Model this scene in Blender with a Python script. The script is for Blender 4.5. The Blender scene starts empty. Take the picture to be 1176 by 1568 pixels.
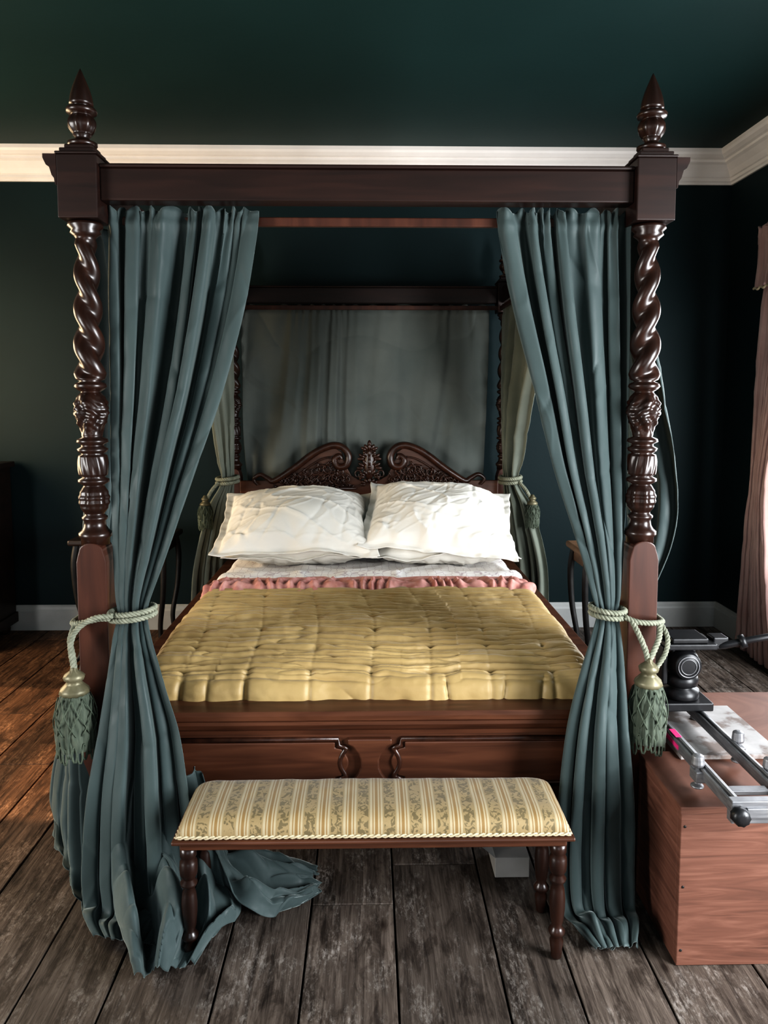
import bpy, math, random
from mathutils import Vector, noise, Matrix
random.seed(7)
D=bpy.data; S=bpy.context.scene
pi=math.pi
def N(x,y=0,z=0): return noise.noise(Vector((x,y,z)))
def ridge(x,y,z,p=6): return max(0,1-abs(N(x,y,z))*1.6)**p
def zm(z): return z+.02*max(0,min(1,(z-1.42)/.38))
# ---------------------------------------------------------------- helpers
def link(o,parent=None):
    S.collection.objects.link(o)
    if parent: o.parent=parent
    return o
def empty(name,loc=(0,0,0)):
    o=D.objects.new(name,None); o.location=(0,0,0); o.empty_display_size=.1
    S.collection.objects.link(o); return o
def mesh(name,vs,fs,mat,parent=None,smooth=True):
    m=D.meshes.new(name); m.from_pydata([tuple(v) for v in vs],[],fs); m.update()
    if smooth: m.polygons.foreach_set('use_smooth',[True]*len(m.polygons))
    if isinstance(mat,(list,tuple)):
        for a in mat: m.materials.append(a)
    elif mat: m.materials.append(mat)
    return link(D.objects.new(name,m),parent)
def bevel(o,w=.004,seg=2):
    b=o.modifiers.new('b','BEVEL'); b.width=w; b.segments=seg; b.limit_method='ANGLE'; b.angle_limit=.6
    return o
class MB:
    def __init__(s): s.v=[]; s.f=[]
    def add(s,v,f):
        k=len(s.v); s.v+= [Vector(a) for a in v]; s.f+=[[i+k for i in q] for q in f]
    def box(s,x0,x1,y0,y1,z0,z1):
        v=[(x0,y0,z0),(x1,y0,z0),(x1,y1,z0),(x0,y1,z0),(x0,y0,z1),(x1,y0,z1),(x1,y1,z1),(x0,y1,z1)]
        s.add(v,[[3,2,1,0],[4,5,6,7],[0,1,5,4],[1,2,6,5],[2,3,7,6],[3,0,4,7]])
    def lathe(s,prof,c=(0,0),seg=28,mod=None,M=None):
        v=[];f=[];n=len(prof)
        for i,(r,z) in enumerate(prof):
            for k in range(seg):
                a=2*pi*k/seg; rr=r+(mod(a,z,r) if mod else 0)
                p=Vector((c[0]+rr*math.cos(a),c[1]+rr*math.sin(a),z))
                v.append(M@p if M else p)
        for i in range(n-1):
            for k in range(seg):
                f.append([i*seg+k,i*seg+(k+1)%seg,(i+1)*seg+(k+1)%seg,(i+1)*seg+k])
        f.append([k for k in range(seg)][::-1]); f.append([(n-1)*seg+k for k in range(seg)])
        s.add(v,f)
    def tube(s,pts,rad,seg=8,closed=False,flat=1.0):
        pts=[Vector(p) for p in pts]; n=len(pts)
        if not isinstance(rad,(list,tuple)): rad=[rad]*n
        T=[]
        for i in range(n):
            a=pts[(i-1)%n] if closed or i>0 else pts[i]; b=pts[(i+1)%n] if closed or i<n-1 else pts[i]
            t=(b-a); T.append(t.normalized() if t.length>1e-9 else Vector((0,0,1)))
        up=Vector((0,0,1)) if abs(T[0].z)<.9 else Vector((0,1,0))
        nn=T[0].cross(up).normalized(); v=[];f=[]
        for i in range(n):
            nn=(nn-T[i]*nn.dot(T[i])).normalized(); b=T[i].cross(nn)
            for k in range(seg):
                a=2*pi*k/seg
                v.append(pts[i]+(nn*math.cos(a)+b*math.sin(a)*flat)*rad[i])
        m=n if closed else n-1
        for i in range(m):
            j=(i+1)%n
            for k in range(seg): f.append([i*seg+k,i*seg+(k+1)%seg,j*seg+(k+1)%seg,j*seg+k])
        if not closed:
            f.append(list(range(seg))[::-1]); f.append([(n-1)*seg+k for k in range(seg)])
        s.add(v,f)
    def blob(s,c,sz,rot=None,seg=10,ring=7):
        v=[];f=[]
        R=rot if rot else Matrix.Identity(3)
        for i in range(ring+1):
            ph=pi*i/ring
            for k in range(seg):
                a=2*pi*k/seg
                p=Vector((math.sin(ph)*math.cos(a)*sz[0],math.sin(ph)*math.sin(a)*sz[1],math.cos(ph)*sz[2]))
                v.append(Vector(c)+R@p)
        for i in range(ring):
            for k in range(seg): f.append([i*seg+k,(i+1)*seg+k,(i+1)*seg+(k+1)%seg,i*seg+(k+1)%seg])
        s.add(v,f)
    def prism(s,poly,a,b,axis='y'):
        n=len(poly)
        def P(p,q,t):
            return (p,t,q) if axis=='y' else ((t,p,q) if axis=='x' else (p,q,t))
        v=[P(p,q,a) for p,q in poly]+[P(p,q,b) for p,q in poly]
        f=[[i,(i+1)%n,n+(i+1)%n,n+i] for i in range(n)]+[list(range(n))[::-1],list(range(n,2*n))]
        s.add(v,f)
    def make(s,name,mat,parent=None,smooth=True,bev=0):
        m=mesh(name,s.v,s.f,mat,parent,smooth)
        import bmesh
        bm=bmesh.new(); bm.from_mesh(m.data); bmesh.ops.recalc_face_normals(bm,faces=bm.faces); bm.to_mesh(m.data); bm.free()
        if bev: bevel(m,bev)
        return m
def spline(P,n=12):
    P=[Vector(p) for p in P]; out=[]
    for i in range(len(P)-1):
        p0=P[max(i-1,0)];p1=P[i];p2=P[i+1];p3=P[min(i+2,len(P)-1)]
        for k in range(n):
            t=k/n
            out.append(.5*((2*p1)+(p2-p0)*t+(2*p0-5*p1+4*p2-p3)*t*t+(3*p1-p0-3*p2+p3)*t**3))
    out.append(P[-1]); return out
# ---------------------------------------------------------------- materials
def mk(name,cols,scale=(1,1,1),ns=5,detail=6,rough=.5,bump=.2,bdist=.01,coat=0,sheen=0,metal=0,dist=0,spec=.5,bscale=None):
    m=D.materials.new(name); m.use_nodes=True; nt=m.node_tree; L=nt.links
    b=nt.nodes['Principled BSDF']
    tc=nt.nodes.new('ShaderNodeTexCoord'); mp=nt.nodes.new('ShaderNodeMapping'); mp.inputs['Scale'].default_value=scale
    L.new(tc.outputs['Object'],mp.inputs['Vector'])
    n=nt.nodes.new('ShaderNodeTexNoise'); n.inputs['Scale'].default_value=ns; n.inputs['Detail'].default_value=detail; n.inputs['Distortion'].default_value=dist
    L.new(mp.outputs[0],n.inputs['Vector'])
    r=nt.nodes.new('ShaderNodeValToRGB'); el=r.color_ramp.elements
    while len(el)<len(cols): el.new(.5)
    for e,(p,c) in zip(el,cols): e.position=p; e.color=(*c,1)
    L.new(n.outputs['Fac'],r.inputs[0]); L.new(r.outputs[0],b.inputs['Base Color'])
    if bump:
        bp=nt.nodes.new('ShaderNodeBump'); bp.inputs['Strength'].default_value=bump; bp.inputs['Distance'].default_value=bdist
        if bscale:
            n2=nt.nodes.new('ShaderNodeTexNoise'); n2.inputs['Scale'].default_value=bscale; n2.inputs['Detail'].default_value=4
            L.new(tc.outputs['Object'],n2.inputs['Vector']); L.new(n2.outputs['Fac'],bp.inputs['Height'])
        else: L.new(n.outputs['Fac'],bp.inputs['Height'])
        L.new(bp.outputs[0],b.inputs['Normal'])
    b.inputs['Roughness'].default_value=rough; b.inputs['Metallic'].default_value=metal
    b.inputs['Coat Weight'].default_value=coat; b.inputs['Coat Roughness'].default_value=.2
    b.inputs['Sheen Weight'].default_value=sheen; b.inputs['Specular IOR Level'].default_value=spec
    return m
wall_m=mk('wall_paint',[(.3,(.0050,.018,.021)),(.7,(.0064,.023,.026))],ns=2,rough=.6,bump=.08,bscale=60,bdist=.004,spec=.3)
ceil_m=mk('ceiling_paint',[(.3,(.011,.034,.033)),(.7,(.014,.041,.040))],ns=1.5,rough=.55,bump=.08,bscale=40,bdist=.004,spec=.35)
white_m=mk('cream_plaster',[(.3,(.78,.74,.71)),(.7,(.85,.81,.78))],ns=6,rough=.5,bump=.1,bscale=30,bdist=.003)
base_m=mk('painted_skirting',[(.3,(.42,.43,.42)),(.7,(.52,.53,.52))],ns=6,rough=.45,bump=.05)
wood_m=mk('dark_mahogany',[(.25,(.011,.005,.0035)),(.5,(.024,.0095,.006)),(.75,(.044,.017,.010))],scale=(9,9,1.2),ns=3,rough=.34,bump=.08,bdist=.002,coat=.25,dist=.6)
blockw_m=mk('red_mahogany',[(.25,(.038,.013,.008)),(.5,(.064,.022,.013)),(.75,(.095,.035,.020))],scale=(9,9,1.0),ns=3,rough=.42,bump=.06,bdist=.002,coat=.1,dist=.6)
woodx_m=mk('mahogany_rail',[(.25,(.050,.019,.010)),(.5,(.092,.036,.019)),(.75,(.145,.060,.032))],scale=(1.0,9,12),ns=3,rough=.42,bump=.06,bdist=.002,coat=.1,dist=.6)
woodc_m=mk('canopy_mahogany',[(.25,(.013,.0055,.004)),(.5,(.021,.0085,.006)),(.75,(.033,.013,.009))],scale=(1.0,9,12),ns=3,rough=.45,bump=.06,bdist=.002,coat=.1,dist=.6)
carve_m=mk('carved_mahogany',[(.3,(.024,.010,.006)),(.7,(.066,.026,.015))],ns=30,rough=.33,bump=.3,bdist=.004,coat=.3)
def velvet(name,c1,c2):
    m=mk(name,[(.3,c1),(.7,c2)],ns=3,rough=.62,bump=.10,bscale=110,bdist=.002,sheen=.55,spec=.3)
    nt=m.node_tree; b=nt.nodes['Principled BSDF']
    n=nt.nodes.new('ShaderNodeTexNoise'); n.inputs['Scale'].default_value=14; n.inputs['Detail'].default_value=5
    mr=nt.nodes.new('ShaderNodeMapRange'); mr.inputs[1].default_value=.35; mr.inputs[2].default_value=.65; mr.inputs[3].default_value=.50; mr.inputs[4].default_value=.75
    nt.links.new(n.outputs['Fac'],mr.inputs[0]); nt.links.new(mr.outputs[0],b.inputs['Roughness'])
    b.inputs['Sheen Tint'].default_value=(.85,.95,.93,1); b.inputs['Sheen Roughness'].default_value=.4
    return m
curt_m=velvet('teal_velvet',(.047,.066,.066),(.064,.088,.087))
curtb_m=mk('sage_lining',[(.3,(.17,.19,.16)),(.7,(.23,.25,.21))],ns=5,rough=.85,bump=.15,bscale=90,bdist=.003,sheen=.2,spec=.2)
back_m=mk('grey_green_cloth',[(.3,(.122,.138,.128)),(.5,(.140,.153,.141)),(.7,(.158,.170,.155))],ns=4,detail=8,rough=.85,bump=.15,bscale=60,bdist=.003,sheen=.2,spec=.2)
rope_m=mk('sage_cord',[(.3,(.17,.18,.135)),(.7,(.30,.305,.24))],ns=60,rough=.8,bump=.3,bdist=.002)
tass_m=mk('green_tassel',[(.3,(.048,.064,.046)),(.7,(.11,.13,.095))],scale=(1,1,.2),ns=120,rough=.8,bump=.5,bdist=.003,sheen=.2)
fringe_m=mk('green_fringe',[(.3,(.055,.072,.052)),(.7,(.12,.145,.105))],ns=90,rough=.8,bump=.3,bdist=.002)
brass_m=mk('antique_gold',[(.3,(.11,.10,.06)),(.7,(.22,.20,.13))],ns=20,rough=.45,bump=.1,metal=.3)
quilt_m=mk('mustard_satin',[(.3,(.34,.24,.105)),(.7,(.43,.315,.145))],ns=4,rough=.50,bump=.2,bscale=60,bdist=.004,sheen=.15,spec=.45)
pil_m=mk('ivory_linen',[(.3,(.72,.695,.64)),(.7,(.77,.745,.69))],ns=4,rough=.85,bump=.2,bscale=18,bdist=.008,spec=.2)
ruf_m=mk('rose_ruffle',[(.3,(.48,.20,.17)),(.7,(.64,.37,.33))],ns=30,rough=.85,bump=.4,bdist=.004)
pink_m=mk('rose_drape',[(.3,(.40,.26,.24)),(.7,(.52,.37,.34))],ns=6,rough=.85,bump=.2,sheen=.2)
mat_m=mk('ticking',[(.3,(.4,.36,.3)),(.7,(.5,.46,.4))],ns=10,rough=.9)
black_m=mk('black_alloy',[(.3,(.010,.010,.011)),(.7,(.02,.02,.022))],ns=20,rough=.38,bump=.05)
steel_m=mk('brushed_steel',[(.3,(.22,.22,.23)),(.7,(.34,.34,.35))],scale=(1,1,8),ns=20,rough=.42,bump=.05,metal=.6)
iron_m=mk('black_iron',[(.3,(.008,.008,.008)),(.7,(.02,.018,.016))],ns=20,rough=.5)
crate_m=mk('pine_ply',[(.2,(.080,.034,.022)),(.5,(.160,.070,.046)),(.8,(.25,.122,.085))],scale=(1.2,1.2,14),ns=3,detail=10,rough=.65,bump=.25,dist=1.8,bdist=.004)
paper_m=mk('mottled_board',[(.42,(.2,.16,.14)),(.5,(.40,.38,.37)),(.7,(.48,.46,.45))],ns=14,rough=.6,bump=.1)
tape_m=mk('magenta_tape',[(.3,(.7,.04,.2)),(.7,(.8,.06,.26))],rough=.5,bump=0)
oak_m=mk('pale_oak',[(.25,(.13,.07,.04)),(.7,(.28,.17,.10))],scale=(8,1.5,8),ns=4,rough=.45,bump=.1,dist=.5)
dres_m=mk('walnut_dark',[(.25,(.012,.007,.005)),(.7,(.028,.014,.010))],scale=(2,8,8),ns=3,rough=.45,bump=.05,coat=.1)
card_m=mk('grey_card',[(.3,(.3,.29,.27)),(.7,(.4,.38,.36))],ns=8,rough=.8)
ivory_m=mk('ivory_gimp',[(.3,(.46,.38,.25)),(.7,(.60,.53,.38))],ns=80,rough=.8,bump=.4,bdist=.002)
def sheet_mat():
    m=D.materials.new('printed_sheet'); m.use_nodes=True; nt=m.node_tree; L=nt.links; b=nt.nodes['Principled BSDF']
    tc=nt.nodes.new('ShaderNodeTexCoord'); v=nt.nodes.new('ShaderNodeTexVoronoi'); v.inputs['Scale'].default_value=30; v.feature='DISTANCE_TO_EDGE'
    v.inputs['Randomness'].default_value=.35
    L.new(tc.outputs['Object'],v.inputs['Vector']); r=nt.nodes.new('ShaderNodeValToRGB')
    r.color_ramp.elements[0].color=(.55,.48,.50,1); r.color_ramp.elements[0].position=.01
    r.color_ramp.elements[1].color=(.84,.82,.80,1); r.color_ramp.elements[1].position=.04
    L.new(v.outputs['Distance'],r.inputs[0]); L.new(r.outputs[0],b.inputs['Base Color']); b.inputs['Roughness'].default_value=.85
    return m
sheet_m=sheet_mat()
def floor_mat():
    m=D.materials.new('worn_floorboards'); m.use_nodes=True; nt=m.node_tree; L=nt.links; b=nt.nodes['Principled BSDF']; NN=nt.nodes.new
    tc=NN('ShaderNodeTexCoord'); g=NN('ShaderNodeNewGeometry')
    off=NN('ShaderNodeVectorMath'); off.operation='MULTIPLY_ADD'
    cmb=NN('ShaderNodeCombineXYZ')
    for k in range(3): L.new(g.outputs['Random Per Island'],cmb.inputs[k])
    L.new(cmb.outputs[0],off.inputs[0]); off.inputs[1].default_value=(7,13,5); L.new(tc.outputs['Object'],off.inputs[2])
    def nz(scale,s,det,ro,dist=0):
        mp=NN('ShaderNodeMapping'); mp.inputs['Scale'].default_value=scale; L.new(off.outputs[0],mp.inputs[0])
        n=NN('ShaderNodeTexNoise'); n.inputs['Scale'].default_value=s; n.inputs['Detail'].default_value=det; n.inputs['Roughness'].default_value=ro; n.inputs['Distortion'].default_value=dist
        L.new(mp.outputs[0],n.inputs['Vector']); return n
    n1=nz((20,1.1,1),3.4,10,.7,.8); n2=nz((2.6,1.2,1),4.2,10,.78); n3=nz((7,2.6,1),16,10,.8,.3)
    def ramp(src,els):
        r=NN('ShaderNodeValToRGB'); e=r.color_ramp.elements
        e[0].position,e[0].color=els[0][0],(*els[0][1],1); e[1].position,e[1].color=els[-1][0],(*els[-1][1],1)
        for p,c in els[1:-1]: q=e.new(p); q.color=(*c,1)
        L.new(src,r.inputs[0]); return r
    r1=ramp(n1.outputs['Fac'],[(.34,(.036,.027,.022)),(.50,(.100,.079,.065)),(.66,(.178,.146,.123))])
    r2=ramp(n2.outputs['Fac'],[(.49,(0,0,0)),(.60,(1,1,1))])
    r3=ramp(n3.outputs['Fac'],[(.48,(0,0,0)),(.57,(1,1,1))])
    mul=NN('ShaderNodeMath'); mul.operation='MULTIPLY'; L.new(r2.outputs[0],mul.inputs[0]); L.new(r3.outputs[0],mul.inputs[1])
    mul2=NN('ShaderNodeMath'); mul2.operation='MULTIPLY'; L.new(mul.outputs[0],mul2.inputs[0]); mul2.inputs[1].default_value=.65
    mx=NN('ShaderNodeMixRGB'); mx.inputs[2].default_value=(.38,.35,.32,1); L.new(mul2.outputs[0],mx.inputs[0]); L.new(r1.outputs[0],mx.inputs[1])
    n4=nz((5,1.6,1),4.4,9,.72,.5); r4=ramp(n4.outputs['Fac'],[(.40,(.36,.33,.31)),(.50,(1,1,1))])
    st=NN('ShaderNodeMixRGB'); st.blend_type='MULTIPLY'; st.inputs[0].default_value=.85; L.new(mx.outputs[0],st.inputs[1]); L.new(r4.outputs[0],st.inputs[2])
    mpk=NN('ShaderNodeMapping'); mpk.inputs['Scale'].default_value=(4.5,2.2,1); L.new(off.outputs[0],mpk.inputs[0])
    vk=NN('ShaderNodeTexVoronoi'); vk.inputs['Scale'].default_value=1.3; L.new(mpk.outputs[0],vk.inputs['Vector'])
    rk=ramp(vk.outputs['Distance'],[(.03,(.25,.2,.18)),(.075,(.8,.78,.76)),(.10,(1,1,1))])
    kn=NN('ShaderNodeMixRGB'); kn.blend_type='MULTIPLY'; kn.inputs[0].default_value=1; L.new(st.outputs[0],kn.inputs[1]); L.new(rk.outputs[0],kn.inputs[2])
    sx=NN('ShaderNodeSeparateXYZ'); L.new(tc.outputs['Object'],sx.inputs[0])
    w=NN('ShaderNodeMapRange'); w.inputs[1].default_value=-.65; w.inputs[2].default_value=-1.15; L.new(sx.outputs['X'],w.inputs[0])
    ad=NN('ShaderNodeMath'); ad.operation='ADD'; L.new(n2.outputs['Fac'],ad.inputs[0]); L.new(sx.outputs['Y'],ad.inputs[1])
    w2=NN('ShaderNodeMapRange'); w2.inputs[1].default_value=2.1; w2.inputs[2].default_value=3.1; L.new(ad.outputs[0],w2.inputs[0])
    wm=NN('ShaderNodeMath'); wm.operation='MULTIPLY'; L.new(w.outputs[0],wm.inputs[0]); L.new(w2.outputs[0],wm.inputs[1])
    warm_light_tint=NN('ShaderNodeMixRGB'); warm_light_tint.blend_type='MULTIPLY'; warm_light_tint.inputs[2].default_value=(1.2,.8,.55,1); L.new(wm.outputs[0],warm_light_tint.inputs[0]); L.new(kn.outputs[0],warm_light_tint.inputs[1])  # warm light on the left rear boards, painted into their colour
    hv=NN('ShaderNodeHueSaturation'); L.new(warm_light_tint.outputs[0],hv.inputs['Color'])
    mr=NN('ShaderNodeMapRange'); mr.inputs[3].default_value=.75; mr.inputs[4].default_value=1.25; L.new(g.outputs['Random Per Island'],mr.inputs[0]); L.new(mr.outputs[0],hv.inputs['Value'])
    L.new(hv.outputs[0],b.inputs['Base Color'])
    bp=NN('ShaderNodeBump'); bp.inputs['Strength'].default_value=.6; bp.inputs['Distance'].default_value=.005; L.new(n1.outputs['Fac'],bp.inputs['Height']); L.new(bp.outputs[0],b.inputs['Normal'])
    b.inputs['Roughness'].default_value=.62; b.inputs['Specular IOR Level'].default_value=.4
    return m
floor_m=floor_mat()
def stripe_mat():
    m=D.materials.new('striped_damask'); m.use_nodes=True; nt=m.node_tree; L=nt.links; b=nt.nodes['Principled BSDF']; NN=nt.nodes.new
    tc=NN('ShaderNodeTexCoord'); sx=NN('ShaderNodeSeparateXYZ'); L.new(tc.outputs['Object'],sx.inputs[0])
    f=NN('ShaderNodeMath'); f.operation='DIVIDE'; L.new(sx.outputs['X'],f.inputs[0]); f.inputs[1].default_value=.064
    fr=NN('ShaderNodeMath'); fr.operation='FRACT'; L.new(f.outputs[0],fr.inputs[0])
    r=NN('ShaderNodeValToRGB'); r.color_ramp.interpolation='CONSTANT'; e=r.color_ramp.elements
    gold=(.26,.165,.062,1); cream=(.40,.335,.22,1); pale=(.30,.225,.115,1)
    e[0].position=0; e[0].color=cream; e[1].position=.09; e[1].color=gold
    for p,c in ((.13,cream),(.19,gold),(.30,cream),(.36,gold),(.40,cream),(.48,pale)):
        q=e.new(p); q.color=c
    L.new(fr.outputs[0],r.inputs[0])
    v=NN('ShaderNodeTexNoise'); v.inputs['Scale'].default_value=65; v.inputs['Detail'].default_value=3; v.inputs['Distortion'].default_value=1.5; L.new(tc.outputs['Object'],v.inputs['Vector'])
    vr=NN('ShaderNodeValToRGB'); vr.color_ramp.elements[0].position=.49; vr.color_ramp.elements[1].position=.53; L.new(v.outputs['Fac'],vr.inputs[0])
    gt=NN('ShaderNodeMath'); gt.operation='GREATER_THAN'; gt.inputs[1].default_value=.54; L.new(fr.outputs[0],gt.inputs[0])
    lt=NN('ShaderNodeMath'); lt.operation='LESS_THAN'; lt.inputs[1].default_value=.94; L.new(fr.outputs[0],lt.inputs[0])
    a=NN('ShaderNodeMath'); a.operation='MULTIPLY'; L.new(gt.outputs[0],a.inputs[0]); L.new(lt.outputs[0],a.inputs[1])
    a2=NN('ShaderNodeMath'); a2.operation='MULTIPLY'; L.new(a.outputs[0],a2.inputs[0]); L.new(vr.outputs[0],a2.inputs[1])
    mx=NN('ShaderNodeMixRGB'); L.new(a2.outputs[0],mx.inputs[0]); L.new(r.outputs[0],mx.inputs[1]); mx.inputs[2].default_value=(.15,.115,.055,1)
    L.new(mx.outputs[0],b.inputs['Base Color']); b.inputs['Roughness'].default_value=.6; b.inputs['Sheen Weight'].default_value=.2
    n=NN('ShaderNodeTexNoise'); n.inputs['Scale'].default_value=300; L.new(tc.outputs['Object'],n.inputs['Vector'])
    bp=NN('ShaderNodeBump'); bp.inputs['Strength'].default_value=.2; bp.inputs['Distance'].default_value=.002; L.new(n.outputs['Fac'],bp.inputs['Height']); L.new(bp.outputs[0],b.inputs['Normal'])
    return m
stripe_m=stripe_mat()
# ---------------------------------------------------------------- room
XL,XR,YF,YB,H=-3.0,2.10,-1.6,4.50,2.77
T=.2
mb=MB(); x=XL
while x<XR:
    w=random.choice([.17,.20,.225,.25]); x1=min(x+w,XR); y=YF-random.random()*1.8
    while y<YB:
        y1=y+random.uniform(1.6,3.2)
        a=max(y,YF); c=min(y1,YB)
        if c-a>.02: mb.box(x+.0028,x1-.0028,a+.0022,c-.0022,-.03,random.uniform(-.002,0))
        y=y1
    x=x1
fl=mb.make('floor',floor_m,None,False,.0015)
mb=MB(); mb.box(XL-T,XR+T,YF-T,YB+T,-.12,-.03); mb.make('subfloor',iron_m,fl,False)
mb=MB(); mb.box(XL-T,XR+T,YF-T,YB+T,H,H+.15); mb.make('ceiling',ceil_m,None,False)
mb=MB(); mb.box(XL-T,XR+T,YB,YB+T,-.1,H); mb.make('wall_back',wall_m,None,False)
def wall_x(name,x0,x1,holes):
    mb=MB(); y=YF
    for (a,b,c,d) in holes:
        mb.box(x0,x1,y,a,-.1,H); mb.box(x0,x1,a,b,-.1,c); mb.box(x0,x1,a,b,d,H); y=b
    mb.box(x0,x1,y,YB,-.1,H); return mb.make(name,wall_m,None,False)
HR=[(-.1,1.3,.35,2.05),(2.55,3.75,.5,2.1)]
HL=[(-.4,.9,.4,2.05),(2.6,3.8,.6,2.2)]
wall_x('wall_right',XR,XR+T,HR); wall_x('wall_left',XL-T,XL,HL)
mb=MB(); hx=(-.9,.9,.4,2.1)
mb.box(XL-T,hx[0],YF-T,YF,-.1,H); mb.box(hx[1],XR+T,YF-T,YF,-.1,H); mb.box(hx[0],hx[1],YF-T,YF,-.1,hx[2]); mb.box(hx[0],hx[1],YF-T,YF,hx[3],H)
mb.make('wall_front',wall_m,None,False)
def win_x(name,xc,h):
    mb=MB(); a,b,c,d=h
    for (p,q) in ((a,a+.05),(b-.05,b)): mb.box(xc-.03,xc+.03,p,q,c,d)
    mb.box(xc-.03,xc+.03,a+.05,b-.05,c,c+.06); mb.box(xc-.03,xc+.03,a+.05,b-.05,d-.05,d); zc=(c+d)/2
    mb.box(xc-.025,xc+.025,a+.05,b-.05,zc-.025,zc+.025); yc=(a+b)/2
    mb.box(xc-.012,xc+.012,yc-.012,yc+.012,c+.06,zc-.025); mb.box(xc-.012,xc+.012,yc-.012,yc+.012,zc+.025,d-.05)
    mb.make(name,white_m,None,False,.003)
win_x('window_1',XR+.1,HR[0]); win_x('window_2',XR+.1,HR[1]); win_x('window_3',XL-.1,HL[0]); win_x('window_4',XL-.1,HL[1])
mb=MB(); a,b,c,d=hx; yc=YF-.1
for (p,q) in ((a,a+.05),(b-.05,b),((a+b)/2-.02,(a+b)/2+.02)): mb.box(p,q,yc-.03,yc+.03,c,d)
for (p,q) in ((c,c+.06),(d-.05,d),((c+d)/2-.02,(c+d)/2+.02)): mb.box(a+.05,b-.05,yc-.025,yc+.025,p,q)
mb.make('window_5',white_m,None,False)
prof=[(0,2.600),(.012,2.600),(.014,2.612),(.022,2.618),(.022,2.634),(.03,2.639),(.045,2.665),(.07,2.695),(.085,2.705),(.085,2.718),(.10,2.724),(.118,2.738),(.125,2.75),(.125,2.77),(0,2.77)]
vs=[];fs=[];n=len(prof)
for (cx,cy,sx,sy) in ((XL,YF,1,1),(XR,YF,-1,1),(XR,YB,-1,-1),(XL,YB,1,-1)):
    for o,z in prof: vs.append((cx+sx*o,cy+sy*o,z))
for c in range(4):
    for i in range(n-1):
        a=c*n+i;b2=((c+1)%4)*n+i; fs.append([a,b2,b2+1,a+1])
mesh('trim_1',vs,fs,white_m,None,False)
def baseb(name,p0,p1,nrm):
    pr=[(0,0),(.022,0),(.022,.115),(.016,.125),(.014,.14),(.006,.15),(0,.15)]
    vs=[]
    for p in (p0,p1):
        for o,z in pr: vs.append((p[0]+nrm[0]*o,p[1]+nrm[1]*o,z))
    n=len(pr); mesh(name,vs,[[i,i+1,n+i+1,n+i] for i in range(n-1)],base_m,None,False)
baseb('baseboard_back',(XL,YB),(XR,YB),(0,-1)); baseb('baseboard_right',(XR,YF),(XR,YB),(-1,0)); baseb('baseboard_left',(XL,YF),(XL,YB),(1,0))
# ---------------------------------------------------------------- bed
bed=empty('four_poster_bed')
BX=.76; FY,BYY=2.11,4.30
key=[(.030,1.828),(.044,1.824),(.046,1.815),(.036,1.806),(.040,1.798),(.030,1.79),(.026,1.785)]
def post_mesh():
    mb=MB()
    prof=[(r,z) for r,z in key]
    n=150
    for i in range(n+1):
        t=i/n; prof.append((.026+.011*t,1.783-.355*t))
    prof+=[(.026,1.424),(.040,1.418),(.043,1.410),(.036,1.402),(.026,1.396)]
    for i in range(31):
        t=i/30; prof.append((.026+.016*math.sin(pi*min(1,t*1.15)**.8)+.002*t,1.394-.118*t))
    prof+=[(.026,1.272),(.040,1.266),(.042,1.258),(.030,1.252),(.030,1.246),(.041,1.240),(.038,1.232),(.028,1.226)]
    for i in range(13): prof.append((.036+.003*math.sin(pi*i/12),1.222-.055*i/12))
    prof+=[(.028,1.162),(.041,1.156),(.041,1.148),(.027,1.140)]
    for i in range(21):
        t=i/20; prof.append((.027+.012*math.sin(pi*t)**.7,1.138-.075*t))
    prof+=[(.026,1.058),(.034,1.052),(.034,1.046),(.028,1.040),(.030,1.025),(.036,1.015),(.044,1.008),(.044,.998),(.038,.992),(.038,.975)]
    def mod(a,z,r):
        if 1.43<z<1.783:
            e=min(1,(1.783-z)/.015,(z-1.428)/.015)
            k=math.cos(2*a+2*pi*(z/.090))
            return e*r*(.22*(1-abs(1-k)**1.3)*.9)
        if 1.276<z<1.394:
            t=(1.394-z)/.118
            return .0055*math.sin(pi*t)*(abs(math.cos(3*a+6*abs(t-.5)))*2-1+.5*math.cos(40*t+4*math.sin(3*a)))
        if 1.063<z<1.138:
            t=(1.138-z)/.075
            return .004*math.sin(pi*t)*(abs(math.cos(4*a))*2-1+.4*math.cos(30*t))
        if 1.166<z<1.223: return .0022*math.cos(10*a+60*z)
        return 0
    mb.lathe(prof,(0,0),40,mod)
    fp=[(.034,2.02),(.038,2.026),(.038,2.032),(.020,2.038),(.018,2.046),(.024,2.052)]
    for i in range(15):
        t=i/14; fp.append((.022+.014*math.sin(pi*t*.92),2.054+.048*t))
    fp+=[(.028,2.104),(.038,2.108),(.040,2.115),(.036,2.121),(.022,2.124),(.026,2.128)]
    for i in range(18):
        t=i/17; fp.append((.030*(1-t)**.85*(1+.18*math.sin(pi*t))+.001,2.13+.092*t))
    def fm(a,z,r):
        if 2.055<z<2.10: return .0025*math.cos(8*a)
        return 0
    mb.lathe(fp,(0,0),32,fm)
    mb.v=[Vector((v.x,v.y,zm(v.z))) for v in mb.v]
    return mb
pm=post_mesh()
def lowblock():
    mb=MB(); w=.041
    arc=[(-.0325+.0325*(1-math.cos(pi*i/12)),.962+.022*math.sin(pi*i/12)) for i in range(13)]
    poly=[(-w,.0),(-w,.93),(-w+.004,.948)]+arc+[(w-.004,.948),(w,.93),(w,0)]
    mb.prism(poly,-w,w,'y')
    return mb
lb=lowblock(); U=.02
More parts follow.
